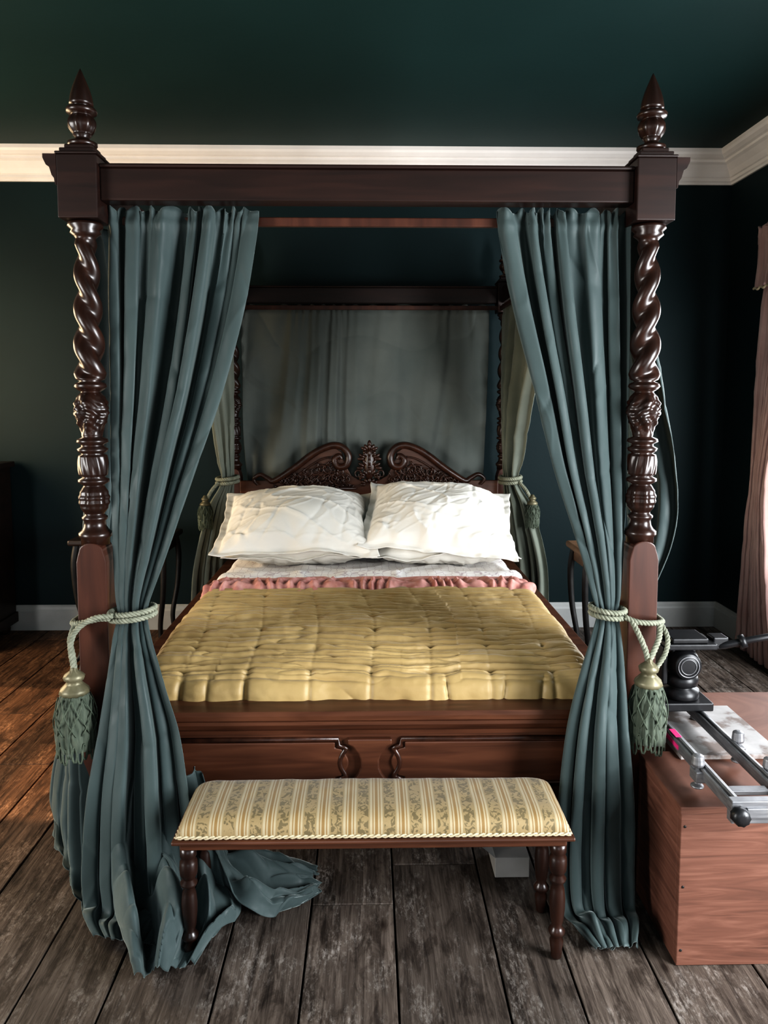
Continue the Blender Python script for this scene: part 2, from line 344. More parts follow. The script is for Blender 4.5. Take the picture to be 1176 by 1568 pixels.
for nm,sx,y in (('front_left',-1,FY),('front_right',1,FY),('back_left',-1,BYY),('back_right',1,BYY)):
    m=MB(); m.v=[Vector((v.x*-sx,v.y,v.z)) for v in pm.v]; m.f=pm.f
    o=m.make('post_'+nm,wood_m,bed); o.location=(sx*BX,y,0)
    m=MB(); m.v=list(lb.v); m.f=lb.f
    o=m.make('post_block_'+nm,blockw_m,bed,False,.003); o.location=(sx*BX,y,0)
    m=MB(); m.box(-.052,.052,-.052,.052,1.828+U,1.99+U); o=m.make('top_block_'+nm,woodc_m,bed,False,.003); o.location=(sx*BX,y,0)
    m=MB()
    for r,z0,z1 in ((.055,1.99,1.997),(.046,1.997,2.008),(.036,2.008,2.02)): m.box(-r,r,-r,r,z0+U,z1+U)
    o=m.make('top_cap_'+nm,woodc_m,bed,False,.003); o.location=(sx*BX,y,0)
mb=MB()
for y in (FY,BYY):
    mb.box(-BX+.052,BX-.052,y-.03,y+.03,1.878+U,1.962+U)
    mb.box(-BX+.052,BX-.052,y-.036,y+.036,1.962+U,1.972+U)
mb.make('canopy_cross_rails',woodc_m,bed,False,.004)
mb=MB()
for sx in (-1,1):
    mb.box(sx*BX-.028,sx*BX+.028,FY+.052,BYY-.052,1.878+U,1.965+U)
    pr=[(.052,1.91),(.056,1.912),(.058,1.928),(.064,1.936),(.068,1.95),(.070,1.957),(.078,1.962),(.084,1.975),(.086,1.98),(.086,1.99),(.052,1.99)]
    mb.prism([(sx*(BX+a),z+U) for a,z in pr],FY-.052,BYY+.052,'y')
mb.make('canopy_side_cornice',woodc_m,bed,False)
mb=MB()
mb.box(-BX+.045,BX-.045,2.165,2.185,1.832+U,1.856+U)
mb.box(-BX+.045,BX-.045,BYY-.06,BYY-.045,1.838+U,1.862+U)
for sx in (-1,1): mb.box(sx*(BX-.04)-.008,sx*(BX-.04)+.008,FY+.09,BYY-.07,1.834+U,1.856+U)
mb.make('curtain_laths',blockw_m,bed,False,.003)
mb=MB()
for sx in (-1,1):
    mb.box(sx*.745-.018,sx*.745+.018,FY+.042,BYY-.042,.33,.49)
    mb.box(sx*.745-.026,sx*.745+.026,FY+.042,BYY-.042,.49,.505)
mb.make('side_rails',woodx_m,bed,False,.004)
fy=2.075; FD=-.022
mb=MB(); mb.box(-BX+.04,BX-.04,fy,fy+.04,.22,.49); mb.make('footboard_panel',woodx_m,bed,False,.003)
mb=MB()
pr=[(fy-.002,.462),(fy-.010,.464),(fy-.012,.476),(fy-.02,.484),(fy-.028,.498),(fy-.028,.508),(fy-.036,.515),(fy-.038,.528),(fy-.030,.538),(fy+.05,.540),(fy+.055,.52),(fy+.05,.462)]
mb.prism([(a,z+FD) for a,z in pr],-BX+.041,BX-.041,'x'); o=mb.make('footboard_top_moulding',woodx_m,bed,False)
mb=MB(); mb.prism([(fy-.002,.22),(fy-.02,.222),(fy-.022,.245),(fy-.012,.26),(fy-.002,.262)],-BX+.041,BX-.041,'x'); mb.make('footboard_lower_moulding',woodx_m,bed,False)
mb=MB()
zt,zb=.452+FD,.285
half=[(.062,zt),(.062,zt-.016),(.048,zt-.022),(.032,zt-.045),(.026,(zt+zb)/2+.012),(.026,(zt+zb)/2-.012),(.032,zb+.045),(.048,zb+.022),(.062,zb+.016),(.062,zb)]
poly=half+[(-a,z) for a,z in half[::-1]]
mb.prism(poly,fy-.018,fy,'y')
mb.make('footboard_cartouche',woodx_m,bed,False,.004)
mb=MB()
for s in (-1,1):
    z0,z1=.298,.438+FD
    P=[(s*.69,z1),(s*.098,z1),(s*.098,z1-.016)]
    P+=[(s*(.080-.020*math.sin(pi*i/10)),z1-.020-(z1-z0-.04)*i/10) for i in range(11)]
    P+=[(s*.098,z0+.016),(s*.098,z0),(s*.69,z0)]
    mb.prism(P,fy-.007,fy,'y')
mb.make('footboard_fields',woodx_m,bed,False,.003)
mb=MB()
for s in (-1,1):
    z0,z1=.290,.446+FD
    P=[(s*.70,z1),(s*.088,z1),(s*.088,z1-.018),(s*.075,z1-.022)]
    P+=[(s*(.066+.018*math.sin(pi*i/10)),z1-.026-(z1-z0-.052)*i/10) for i in range(11)]
    P+=[(s*.075,z0+.022),(s*.088,z0+.018),(s*.088,z0),(s*.70,z0)]
    mb.tube([(a,fy-.003,z) for a,z in P],.0075,8,True)
mb.make('footboard_beading',carve_m,bed)
# headboard
hy=4.26; HS=.00361; HZ=.910
def hp(dx,y): return (dx*HS,HZ+(740-y)*HS)
mb=MB()
top=[(-200,738),(-165,738),(-150,737),(-132,727),(-110,714),(-92,700),(-75,691),(-55,686),(-42,694),(-38,712),(-28,730),(-14,738)]
poly=[hp(*p) for p in top]+[hp(-a,y) for a,y in top[::-1]]+[(.72,.5),(-.72,.5)]
mb.prism(poly,hy-.012,hy+.012,'y'); mb.make('headboard_panel',woodx_m,bed,False,.003)
mb=MB()
def P3(dx,y,o=0): a,z=hp(dx,y); return Vector((a,hy-.018-o,z))
for s in (-1,1):
    path=[(s*-172,744),(s*-178,735),(s*-168,728),(s*-156,734),(s*-148,738),(s*-130,728),(s*-110,714),(s*-92,700),(s*-74,689),(s*-55,683),(s*-40,687),(s*-32,700),(s*-36,714),(s*-48,716),(s*-54,706),(s*-47,699),(s*-43,704)]
    sp=spline([P3(*p,.01) for p in path],8); n=len(sp)
    mb.tube(sp,[.007+.013*min(1,3*i/n)*(1 if i<n*.8 else max(.35,1-(i/n-.8)*3)) for i in range(n)],8)
    sp=spline([P3(s*a,y+11,.004) for a,y in ((-128,728),(-108,716),(-90,703),(-72,693),(-58,690))],8); mb.tube(sp,.006,6)
    for k in range(11):
        cx=-132+k*9.6; yb=743; yt=728-max(0,(k-1))*4.0 if k<8 else 708+(k-8)*8
        h=(yb-yt); cy=(yb+yt)/2+2; R=min(8,h*.4+2)
        for q in range(1 if h<24 else 2):
            pts=[]; cyy=cy+(q*14-7 if h>=24 else 0)
            for i in range(22):
                a=i/21*2*pi*1.4*(1 if (k+q)%2 else -1)+k; r=R*(1-i/26)
                pts.append(P3(s*(cx+r*math.cos(a)),cyy+r*math.sin(a),.004+.012*i/21))
            mb.tube(pts,[.007*(1-i/30) for i in range(22)],6)
        for j in range(5):
            rr=random.uniform(-.5,.5)*h
            p=P3(s*(cx+random.uniform(-5,5)),cy+rr*.9,.010)
            mb.blob(p,(.005,.010,.017),Matrix.Rotation(random.uniform(-1.3,1.3),3,'Y'))
    mb.tube([P3(s*-150,750),P3(s*-20,750)],.006,8); mb.tube([P3(s*-194,764),P3(s*-2,764)],.008,8)
    for k in range(16): mb.blob(P3(s*(-146+8*k),746+1.5*math.sin(k*1.7),.004),(.012,.008,.007),Matrix.Rotation(.5*(-1)**k,3,'Y'))
for lvl,(cy,R,L_) in enumerate(((692,10,.030),(704,13,.034),(718,14,.034),(732,12,.030),(744,10,.026))):
    for k in range(-3,4):
        a=k*.52
        if lvl==0 and abs(k)>2: continue
        p=P3(math.sin(a)*R,cy-math.cos(a)*R*.7,.022-.004*abs(k))
        mb.blob(p,(.010,.009,L_*.62),Matrix.Rotation(a,3,'Y'),8,6)
mb.blob(P3(0,712,.012),(.030,.016,.095)); mb.blob(P3(0,682,.016),(.012,.010,.026)); mb.blob(P3(0,715,.034),(.010,.008,.010)); mb.blob(P3(-8,697,.03),(.008,.008,.008)); mb.blob(P3(8,697,.03),(.008,.008,.008))
for s in (-1,1):
    pts=[P3(s*(18+7*(1-i/24)*math.cos(i*.42+2)),728+9*(1-i/24)*math.sin(i*.42+2),.01) for i in range(20)]; mb.tube(pts,[.007*(1-i/30) for i in range(20)],6)
mb.make('headboard_carving',carve_m,bed)
MT=.585
mb=MB(); mb.box(-.69,.69,2.17,4.23,.36,MT-.035); mb.make('mattress',mat_m,bed,False,.04)
# ---------------------------------------------------------------- bedding
def smooth(a,b,x):
    t=max(0,min(1,(x-a)/(b-a))); return t*t*(3-2*t)
def cloth_top(name,mat,ypts,xh,nx,ny,disp,xdrop=.2,zoff=0,parent=None):
    yp=spline([(0,y,z) for y,z in ypts],10)
    Ls=[0]
    for i in range(1,len(yp)): Ls.append(Ls[-1]+(yp[i]-yp[i-1]).length)
    def at(s):
        for i in range(1,len(Ls)):
            if s<=Ls[i]:
                t=(s-Ls[i-1])/max(1e-9,Ls[i]-Ls[i-1]); return yp[i-1].lerp(yp[i],t)
        return yp[-1]
    rows=[at(Ls[-1]*j/ny) for j in range(ny+1)]
    tot=xh+xdrop; vs=[];fs=[];uv=[]
    for j,r in enumerate(rows):
        sl=Ls[-1]*j/ny
        for i in range(nx+1):
            a=-tot+2*tot*i/nx; s=abs(a); sg=1 if a>=0 else -1
            R=.05
            if s<xh-R: x=s; dz=0
            elif s<xh-R+R*pi/2:
                th=(s-(xh-R))/R; x=xh-R+R*math.sin(th); dz=-R*(1-math.cos(th))
            else: x=xh+.03*(s-xh); dz=-R-(s-(xh-R+R*pi/2))
            z=MT+zoff+min(dz,r.z) if (dz<-.05 or r.z<-.05) else MT+zoff+dz+r.z
            vs.append(Vector((sg*x,r.y,z))); uv.append((a,sl))
    for j in range(ny):
        for i in range(nx):
            k=j*(nx+1)+i; fs.append([k,k+1,k+nx+2,k+nx+1])
    o=mesh(name,vs,fs,mat,parent)
    me=o.data; nr=[v.normal.copy() for v in me.vertices]
    for v,n_,q in zip(me.vertices,nr,uv): v.co=v.co+n_*disp(*q)
    me.update(); return o
def valley(x,p,w):
    d=abs(x-round(x)); return math.exp(-(d/w)**p)
def qd(a,s):
    front=smooth(.09,.15,s)
    gy=s/.14; gx=a/.185+.3*N(s*1.5,a,4)
    wob=.005*math.sin(a*7+2*N(a*3,s*3))+.016*N(a*3.5,s*3,3)+.009*N(a*11,s*7,8)+.004*N(a*28,s*9,4)
    ss=s+wob
    h=0
    # crosswise ruching: continuous sharp valleys with varying depth, rows offset between quilting columns
    col=round(gx); sh=.35*N(col*2.3,1.1)
    k=round(ss*27+sh); h-=.024*valley(ss*27+sh,1.1,.20)*max(.10,min(1,.8+1.6*N(a*4.5,k*3.1,1.7)))*front
    k=round(ss*44+.3); h-=.011*valley(ss*44+.3,1.2,.24)*max(0,min(1,.35+2.0*N(a*6+7,k*2.7,5.7)))*front
    h-=.007*ridge(a*4,ss*30,9,8)*front
    dx=abs(gx-round(gx))*.185; dy=abs(gy-round(gy))*.14
    h-=.010*math.exp(-(dx*dx+dy*dy)/.00016)
    h-=.0018*math.exp(-(dx/.005)**2)*front
    h+=(1-front)*(.008*N(a*9,s*6,2)-.011*ridge(a*8,s*3,6,8)-.006*math.exp(-(dx/.008)**2))
    h+=.003*N(a*2.5,s*2.5,5)+.003*N(a*8,s*24,5)+.0012*N(a*40,s*60,2)
    return h+.014
bedding=empty('quilt')
cloth_top('quilt_top',quilt_m,[(2.137,-.140),(2.130,-.095),(2.140,-.045),(2.180,-.014),(2.29,.008),(2.45,.018),(2.7,.022),(2.95,.022),(3.04,.008)],.655,460,680,qd,.13,.012,bedding)
def rd(a,s):
    return .011*math.sin(a*120+9*N(a*6,s*4))*smooth(0,.02,s)*(.5+.9*abs(N(a*20,s*9)))+.006*N(a*30,s*40)+.012*math.exp(-((s-.05)/.02)**2)
cloth_top('ruffle_border',ruf_m,[(2.96,.022),(3.02,.036),(3.09,.034),(3.16,.024)],.663,800,24,rd,.17,.012,bedding)
cloth_top('coverlet_lining',ruf_m,[(3.10,.014),(3.17,.022),(3.24,.016)],.664,200,14,lambda a,s:.004*N(a*10,s*10),.17,.012,bedding)
cloth_top('bed_sheet',sheet_m,[(3.12,.004),(3.22,.026),(3.30,.030),(3.36,.014),(3.6,.004),(4.20,0)],.667,160,120,lambda a,s:.007*N(a*6,s*8)+.005*N(a*16,s*12)+.008*ridge(a*5,s*3,2),.15,.004,bed)
def pillow(name,c,w,l,t,tilt,yaw,roll,seed,pinch=.05,sag=0,k=.7):
    n=120; vs=[];fs=[]
    def pt(u,v,side):
        x=u*w/2*(1-pinch*(1-abs(v)**2)*abs(u)**3)
        y=v*l/2*(1-pinch*(1-abs(u)**2)*abs(v)**3)
        a=min(1,abs(u)/.9); b=min(1,abs(v)/.9)
        e=(max(0,1-a**2.3)**.6)*(max(0,1-b**2.3)**.6)
        h=t/2*e
        wu=u+.2*N(u*1.1+seed,v*1.1,4); wv=v+.2*N(u*1.1,v*1.1+seed,9)
        wr=.008*N(wu*1.6+seed,wv*1.6,side)
        wr+=k*(.011*ridge(wu*1.1+seed*3,wv*2.4+wu*.8,side*2,10)-.007*ridge(wu*1.9+seed,wv*1.4-wu*1.4,side+6,11))
        wr+=k*.006*ridge((wu+wv)*2.2+seed,(wu-wv)*4.5,side+4,10)
        ed=max(abs(u),abs(v)); wr+=k*.009*smooth(.45,.85,ed)*math.sin((u*9 if abs(v)>abs(u) else v*9)*2.6+5*N(u*3,v*3,seed))*(.3+abs(N(u*4,v*4,seed+2)))
        fl_=(1-min(1,e*2.5))
        z=side*(h*(1+.22*N(u*1.5+seed,v*1.5,7))+wr*min(1,e*2.5)) + fl_*(.026*N(u*2.5+seed,v*2.5,3)+.005*N(u*9,v*9,seed)) + side*.0015 - sag*abs(u)**2*t*.4
        return Vector((x+.010*N(v*4,seed)*abs(u),y+.012*N(u*4,seed+3)*abs(v),z))
    for side in (1,-1):
        for j in range(n+1):
            for i in range(n+1): vs.append(pt(-1+2*i/n,-1+2*j/n,side))
    m=(n+1)**2
    for j in range(n):
        for i in range(n):
            q=j*(n+1)+i; fs.append([q,q+1,q+n+2,q+n+1]); fs.append([m+q,m+q+n+1,m+q+n+2,m+q+1])
    for i in range(n):
        for (p,q) in ((i,i+1),((n)*(n+1)+i+1,n*(n+1)+i),((i+1)*(n+1),i*(n+1)),(i*(n+1)+n,(i+1)*(n+1)+n)):
            fs.append([q,p,m+p,m+q])
    o=mesh(name,vs,fs,pil_m)
    o.location=c; o.rotation_euler=(tilt,roll,yaw); return o
pillow('pillow',(-.325,3.72,.676),.70,.68,.16,.05,.03,0,1)
pillow('pillow',(.34,3.72,.676),.70,.68,.16,.05,-.02,0,2)
pillow('pillow',(-.345,3.66,.780),.76,.64,.27,.32,.04,.0,5,.05)
pillow('pillow',(.335,3.66,.798),.73,.64,.26,.35,-.08,.09,9,.05)
# ---------------------------------------------------------------- drapes
def curtain(name,rows,folds,mat,parent=None,nu=260,nv=220,seed=0,header=.02,solid=.002,warp=.05,crease=.35):
    R=[Vector((zm(r[0]),r[1][0],r[1][1])) for r in rows]; Q=[Vector((r[2][0],r[2][1],r[3])) for r in rows]; Z=[Vector((r[4],0,0)) for r in rows]
    Ls=[0]
    for i in range(1,len(rows)):
        a=rows[i-1];b=rows[i]
        m0=Vector(((a[1][0]+a[2][0])/2,(a[1][1]+a[2][1])/2,a[0])); m1=Vector(((b[1][0]+b[2][0])/2,(b[1][1]+b[2][1])/2,b[0]))
        Ls.append(Ls[-1]+max(.01,(m1-m0).length))
    def ev(P,s):
        i=1
        while i<len(Ls)-1 and s>Ls[i]: i+=1
        t=(s-Ls[i-1])/(Ls[i]-Ls[i-1])
        def tan(k):
            if k==0 or k==len(P)-1: 
                k0=max(k-1,0);k1=min(k+1,len(P)-1)
            else: k0,k1=k-1,k+1
            return (P[k1]-P[k0])/(Ls[k1]-Ls[k0])
        h=Ls[i]-Ls[i-1]; p0=P[i-1];p1=P[i];m0=tan(i-1)*h;m1=tan(i)*h
        t2=t*t;t3=t2*t
        return p0*(2*t3-3*t2+1)+m0*(t3-2*t2+t)+p1*(-2*t3+3*t2)+m1*(t3-t2)
    vs=[];fs=[]
    for j in range(nv+1):
        s=Ls[-1]*j/nv; a=ev(R,s);q=ev(Q,s);zz=max(0,ev(Z,s).x); z=a.x; A=Vector((a.y,a.z));B=Vector((q.x,q.y)); amp=max(0,q.z)
        t=(B-A); w=t.length; t=t/w; n_=Vector((-t.y,t.x))
        for i in range(nu+1):
            u=i/nu
            ph=folds*(u+warp*2.2*N(u*2.9+seed,s*.34,seed)+.025*N(u*7,s*.7,seed+3))
            c=math.sin(2*pi*ph)
            c=c+.18*math.cos(4*pi*ph)
            big=1+1.6*N(u*folds*.8+seed*1.7,s*.36,1.5)
            f=.68*c*big+.30*math.sin(2*pi*ph*.41+seed+.8*N(s*.5,u*2,seed))+.18*math.sin(2*pi*ph*2.03+seed+1.2*N(s*.5,u*3,seed+6))*(.4+1.4*N(u*4,s*.7,seed+9))
            am=amp*(1+.5*N(u*3+seed,s*.5,11))
            tx=-.28*amp*math.sin(4*pi*ph)*.7
            wr=crease*(.007*N(u*6*w/.3,s*4,seed+2)+.002*N(u*24,s*16,seed)+.013*ridge(u*2.2+s*1.5,s*2.6-u*2,seed+8,10)-.008*ridge(u*3-s*1.5,s*3+u*3,seed+15,10))
            hd=0
            if header: hd=(math.exp(-((s-.0)/.02)**2)*.007*math.sin(2*pi*ph*2.3+1)-.006*math.exp(-((s-.04)/.012)**2)+math.exp(-s/.10)*.006*math.sin(2*pi*ph*2.9+2*N(u*8,s*6)))
            P=A+t*(u*w+tx)+n_*(-am*f+wr+hd)
            zv=z+zz*(.5+.5*f)*(.5+.9*abs(N(u*4+seed,s*6,9)))+zz*.7*max(0,N(u*6,s*9,seed+1))
            if j==0: zv+=.008*math.sin(2*pi*ph*1.7)
            if zz>0: zv=max(zv,.006+.004*N(u*9,s*20))
            vs.append((P.x,P.y,zv))
    for j in range(nv):
        for i in range(nu):
            k=j*(nu+1)+i; fs.append([k,k+1,k+nu+2,k+nu+1])
    o=mesh(name,vs,fs,mat,parent)
    if solid:
        m=o.modifiers.new('s','SOLIDIFY'); m.thickness=solid
    return o
cf=empty('bed_curtain')
curtain('drape',[(1.872,(-.712,2.150),(-.300,2.150),.012,0),(1.82,(-.712,2.15),(-.306,2.15),.020,0),(1.62,(-.714,2.145),(-.345,2.145),.034,0),(1.40,(-.714,2.14),(-.408,2.135),.038,0),(1.19,(-.713,2.125),(-.480,2.115),.038,0),(.956,(-.705,2.10),(-.560,2.09),.032,0),(.83,(-.697,2.085),(-.604,2.075),.022,0),(.785,(-.692,2.08),(-.612,2.07),.014,0),(.74,(-.694,2.055),(-.598,2.045),.022,0),(.64,(-.698,2.01),(-.556,2.00),.036,0),(.50,(-.715,1.975),(-.508,1.97),.046,0),(.32,(-.742,1.95),(-.478,1.945),.052,0),(.12,(-.76,1.945),(-.462,1.94),.052,0),(.03,(-.755,1.93),(-.455,1.92),.040,.02),(.012,(-.74,1.88),(-.50,1.84),.018,.05),(.012,(-.70,1.84),(-.53,1.80),.008,.03)],6.3,curt_m,cf,nu=340,nv=260,seed=3)
curtain('side_drape',[(1.872,(-.785,2.95),(-.785,2.20),.010,0),(1.6,(-.79,2.85),(-.785,2.20),.02,0),(1.2,(-.81,2.60),(-.80,2.19),.02,0),(.95,(-.80,2.38),(-.81,2.17),.02,0),(.79,(-.79,2.25),(-.80,2.16),.012,0),(.60,(-.87,2.36),(-.80,2.12),.02,0),(.35,(-.98,2.42),(-.80,2.06),.030,0),(.10,(-1.03,2.42),(-.79,2.02),.036,0),(.02,(-1.0,2.36),(-.78,1.98),.026,.04),(.012,(-.98,2.28),(-.76,1.93),.02,.04)],5,curt_m,cf,nu=180,nv=160,seed=11)
curtain('floor_pool',[(.36,(-.67,2.00),(-.46,2.01),.03,.0),(.18,(-.68,1.93),(-.41,1.97),.035,.06),(.06,(-.65,1.85),(-.36,1.93),.03,.15),(.012,(-.61,1.78),(-.33,1.86),.03,.17),(.012,(-.57,1.72),(-.38,1.78),.022,.12),(.012,(-.55,1.69),(-.42,1.73),.012,.04)],2.8,curt_m,cf,nu=220,nv=170,seed=23,header=0,crease=1.4)
curtain('floor_tail',[(.24,(-.50,2.12),(-.42,1.96),.012,0),(.08,(-.42,2.12),(-.36,1.88),.016,.08),(.012,(-.33,2.14),(-.29,1.86),.016,.14),(.012,(-.22,2.13),(-.21,1.92),.016,.10),(.012,(-.15,2.1),(-.16,2.0),.01,.05)],2.6,curt_m,cf,nu=160,nv=150,seed=31,header=0,crease=1.4)
cr=empty('bed_curtain')
curtain('drape',[(1.872,(.352,2.150),(.722,2.150),.012,0),(1.82,(.356,2.15),(.722,2.15),.020,0),(1.62,(.400,2.145),(.722,2.145),.034,0),(1.40,(.462,2.135),(.722,2.14),.038,0),(1.19,(.514,2.12),(.720,2.125),.036,0),(.956,(.588,2.09),(.710,2.10),.028,0),(.83,(.622,2.075),(.702,2.085),.018,0),(.785,(.634,2.07),(.694,2.08),.013,0),(.74,(.618,2.045),(.694,2.055),.020,0),(.64,(.574,2.00),(.694,2.01),.034,0),(.50,(.532,1.97),(.698,1.98),.044,0),(.32,(.508,1.95),(.708,1.95),.050,0),(.12,(.50,1.93),(.705,1.92),.050,0),(.03,(.505,1.89),(.70,1.89),.038,.02),(.012,(.53,1.82),(.69,1.83),.018,.06),(.012,(.56,1.77),(.665,1.77),.008,.03)],6.0,curt_m,cr,nu=340,nv=260,seed=17)
curtain('side_drape',[(1.872,(.785,2.20),(.785,2.95),.010,0),(1.6,(.79,2.20),(.79,2.85),.02,0),(1.35,(.835,2.19),(.82,2.7),.018,0),(1.10,(.885,2.20),(.83,2.48),.016,0),(.95,(.86,2.18),(.82,2.36),.016,0),(.79,(.80,2.16),(.79,2.25),.012,0),(.60,(.785,2.14),(.79,2.24),.008,0),(.35,(.775,2.17),(.78,2.28),.008,0),(.10,(.775,2.20),(.78,2.32),.008,0),(.02,(.775,2.22),(.78,2.32),.008,.0)],5,curt_m,cr,nu=140,nv=160,seed=13)
def back_side(name,s,seed):
    e=empty(name)
    curtain('drape',[(1.86,(s*.745,3.20),(s*.725,4.23),.012,0),(1.6,(s*.755,3.40),(s*.73,4.23),.026,0),(1.3,(s*.765,3.72),(s*.74,4.22),.032,0),(1.05,(s*.785,3.98),(s*.745,4.20),.028,0),(.93,(s*.79,4.07),(s*.74,4.17),.014,0),(.80,(s*.85,4.02),(s*.75,4.17),.028,0),(.5,(s*.93,4.00),(s*.77,4.17),.036,0),(.2,(s*.95,4.00),(s*.79,4.17),.038,0),(.01,(s*.95,4.00),(s*.79,4.17),.038,0)],6,curtb_m,e,nu=180,nv=160,seed=seed)
    return e
b1=back_side('bed_curtain',-1,41); b2=back_side('bed_curtain',1,47)
bd=curtain('backdrop_cloth',[(1.872,(-.715,4.345),(.675,4.345),.006,0),(1.6,(-.715,4.345),(.675,4.345),.014,0),(1.2,(-.715,4.345),(.665,4.345),.018,0),(.82,(-.69,4.345),(.655,4.345),.020,0)],8,back_m,None,nu=300,nv=140,seed=2,crease=.5,warp=.09)
# ---------------------------------------------------------------- ropes & tassels
def rope(mb,pts,r,pitch=.03,n=14):
    sp=spline(pts,n)
    L=0;T=[0]
    for i in range(1,len(sp)): L+=(sp[i]-sp[i-1]).length; T.append(L)
    m=max(20,int(L/.0035))
    def at(s):
        for i in range(1,len(T)):
            if s<=T[i]: return sp[i-1].lerp(sp[i],(s-T[i-1])/max(1e-9,T[i]-T[i-1]))
        return sp[-1]
    C=[at(L*i/m) for i in range(m+1)]
    tan=[(C[min(i+1,m)]-C[max(i-1,0)]).normalized() for i in range(m+1)]
    up=Vector((0,0,1)) if abs(tan[0].z)<.9 else Vector((1,0,0)); nn=tan[0].cross(up).normalized(); Fr=[]
    for t in tan:
        nn=(nn-t*nn.dot(t)).normalized(); Fr.append((nn,t.cross(nn)))
    for k in range(3):
        pts2=[]
        for i in range(m+1):
            a=2*pi*(L*i/m)/pitch+2*pi*k/3; pts2.append(C[i]+(Fr[i][0]*math.cos(a)+Fr[i][1]*math.sin(a))*r*.55)
        mb.tube(pts2,r*.58,6)
def tassel(x,y,ztop,zbot,w,e):
    h=ztop-zbot
    mb=MB()
    prof=[(.004,ztop),(.008,ztop-.02*h),(.010,ztop-.05*h),(.20*w,ztop-.08*h),(.26*w,ztop-.11*h),(.23*w,ztop-.15*h),(.16*w,ztop-.17*h),(.22*w,ztop-.20*h),(.34*w,ztop-.25*h),(.37*w,ztop-.29*h),(.30*w,ztop-.32*h)]
    mb.lathe(prof,(x,y),24,lambda a,z,r:.0015*math.cos(12*a)); mb.make('cap',brass_m,e)
    mb=MB(); pr=[(.26*w,ztop-.30*h)]
    for i in range(24):
        t=i/23; pr.append(((.34+.14*math.sin(pi*min(1,t*1.2)*.62))*w,ztop-(.32+.60*t)*h))
    pr.append((.2*w,zbot+.07*h))
    mb.lathe(pr,(x,y),80,lambda a,z,r:.0034*math.cos(20*a+8*N(math.cos(a)*2,math.sin(a)*2,z*12))+.002*N(a*3,z*60)); mb.make('skirt',tass_m,e)
    mb=MB()
    for k in range(9):
        for d in (-1,1):
            pts=[]
            for i in range(12):
                t=i/11; a=2*pi*k/9+d*t*.9; R=(.36+.14*math.sin(pi*min(1,t*.75)))*w+.003
                pts.append((x+R*math.cos(a),y+R*math.sin(a),ztop-(.33+.40*t)*h))
            mb.tube(pts,.0015,5)
    for k in range(24):
        a=2*pi*k/24; R=.46*w
        c=Vector((x+R*math.cos(a),y+R*math.sin(a),zbot+.05*h+random.uniform(-.012,.012)))
        pts=[c+Vector((math.cos(a+pi/2)*.006*math.cos(b),math.sin(a+pi/2)*.006*math.cos(b),-.022*math.sin(b)+.01)) for b in [2*pi*i/10 for i in range(10)]]
        mb.tube(pts,.003,5,True)
    mb.make('fringe',fringe_m,e)
def loop(cx,cy,z,rx,ry,n=16,tilt=0,turn=1,dz=0):
    return [(cx+rx*math.cos(2*pi*i/n+pi/2),cy+ry*math.sin(2*pi*i/n+pi/2),z+tilt*math.cos(2*pi*i/n+pi/2)+dz*i/n) for i in range(int(n*turn)+1)]
t1=empty('curtain_tieback'); mb=MB()
for dz in (0,.016): rope(mb,loop(-.652,2.072,.782+dz,.060,.050,tilt=.006),.0075)
rope(mb,[(-.70,2.030,.785),(-.73,2.030,.785),(-.775,2.03,.775),(-.812,2.06,.765),(-.815,2.11,.765),(-.80,2.16,.77),(-.75,2.17,.78),(-.70,2.15,.79)],.0075)
rope(mb,[(-.69,2.022,.795),(-.74,2.015,.79),(-.785,2.02,.76),(-.80,2.01,.72),(-.79,2.0,.66)],.0075)
rope(mb,[(-.80,2.045,.765),(-.805,2.02,.73),(-.795,2.01,.69),(-.788,2.0,.66)],.0075)
mb.make('cord',rope_m,t1); tassel(-.79,2.0,.665,.425,.105,t1)
t2=empty('curtain_tieback'); mb=MB()
for dz in (0,.016): rope(mb,loop(.664,2.075,.778+dz,.046,.046,tilt=-.004),.0075)
rope(mb,[(.70,2.035,.78),(.73,2.025,.77),(.775,2.03,.765),(.812,2.06,.76),(.815,2.11,.76),(.80,2.16,.77),(.75,2.17,.78),(.70,2.15,.79)],.0075)
rope(mb,[(.80,2.045,.762),(.79,2.02,.73),(.770,2.0,.70),(.752,1.99,.67)],.0075)
rope(mb,[(.715,2.030,.775),(.73,2.012,.74),(.745,2.0,.70),(.750,1.99,.67)],.0075)
rope(mb,[(.80,2.05,.765),(.812,2.02,.73),(.80,2.0,.69),(.77,1.99,.65)],.0065)
mb.make('cord',rope_m,t2); tassel(.752,1.99,.682,.435,.10,t2)
for s,bb in ((-1,b1),(1,b2)):
    t=empty('curtain_tieback'); mb=MB()
    for dz in (0,.022): rope(mb,loop(s*.766,4.12,.925+dz,.055,.085,tilt=.004),.010)
    rope(mb,[(s*.80,4.04,.93),(s*.83,4.0,.89),(s*.850,3.99,.85)],.009)
    mb.make('cord',rope_m,t); tassel(s*.86,3.985,.87,.70,.075,t)
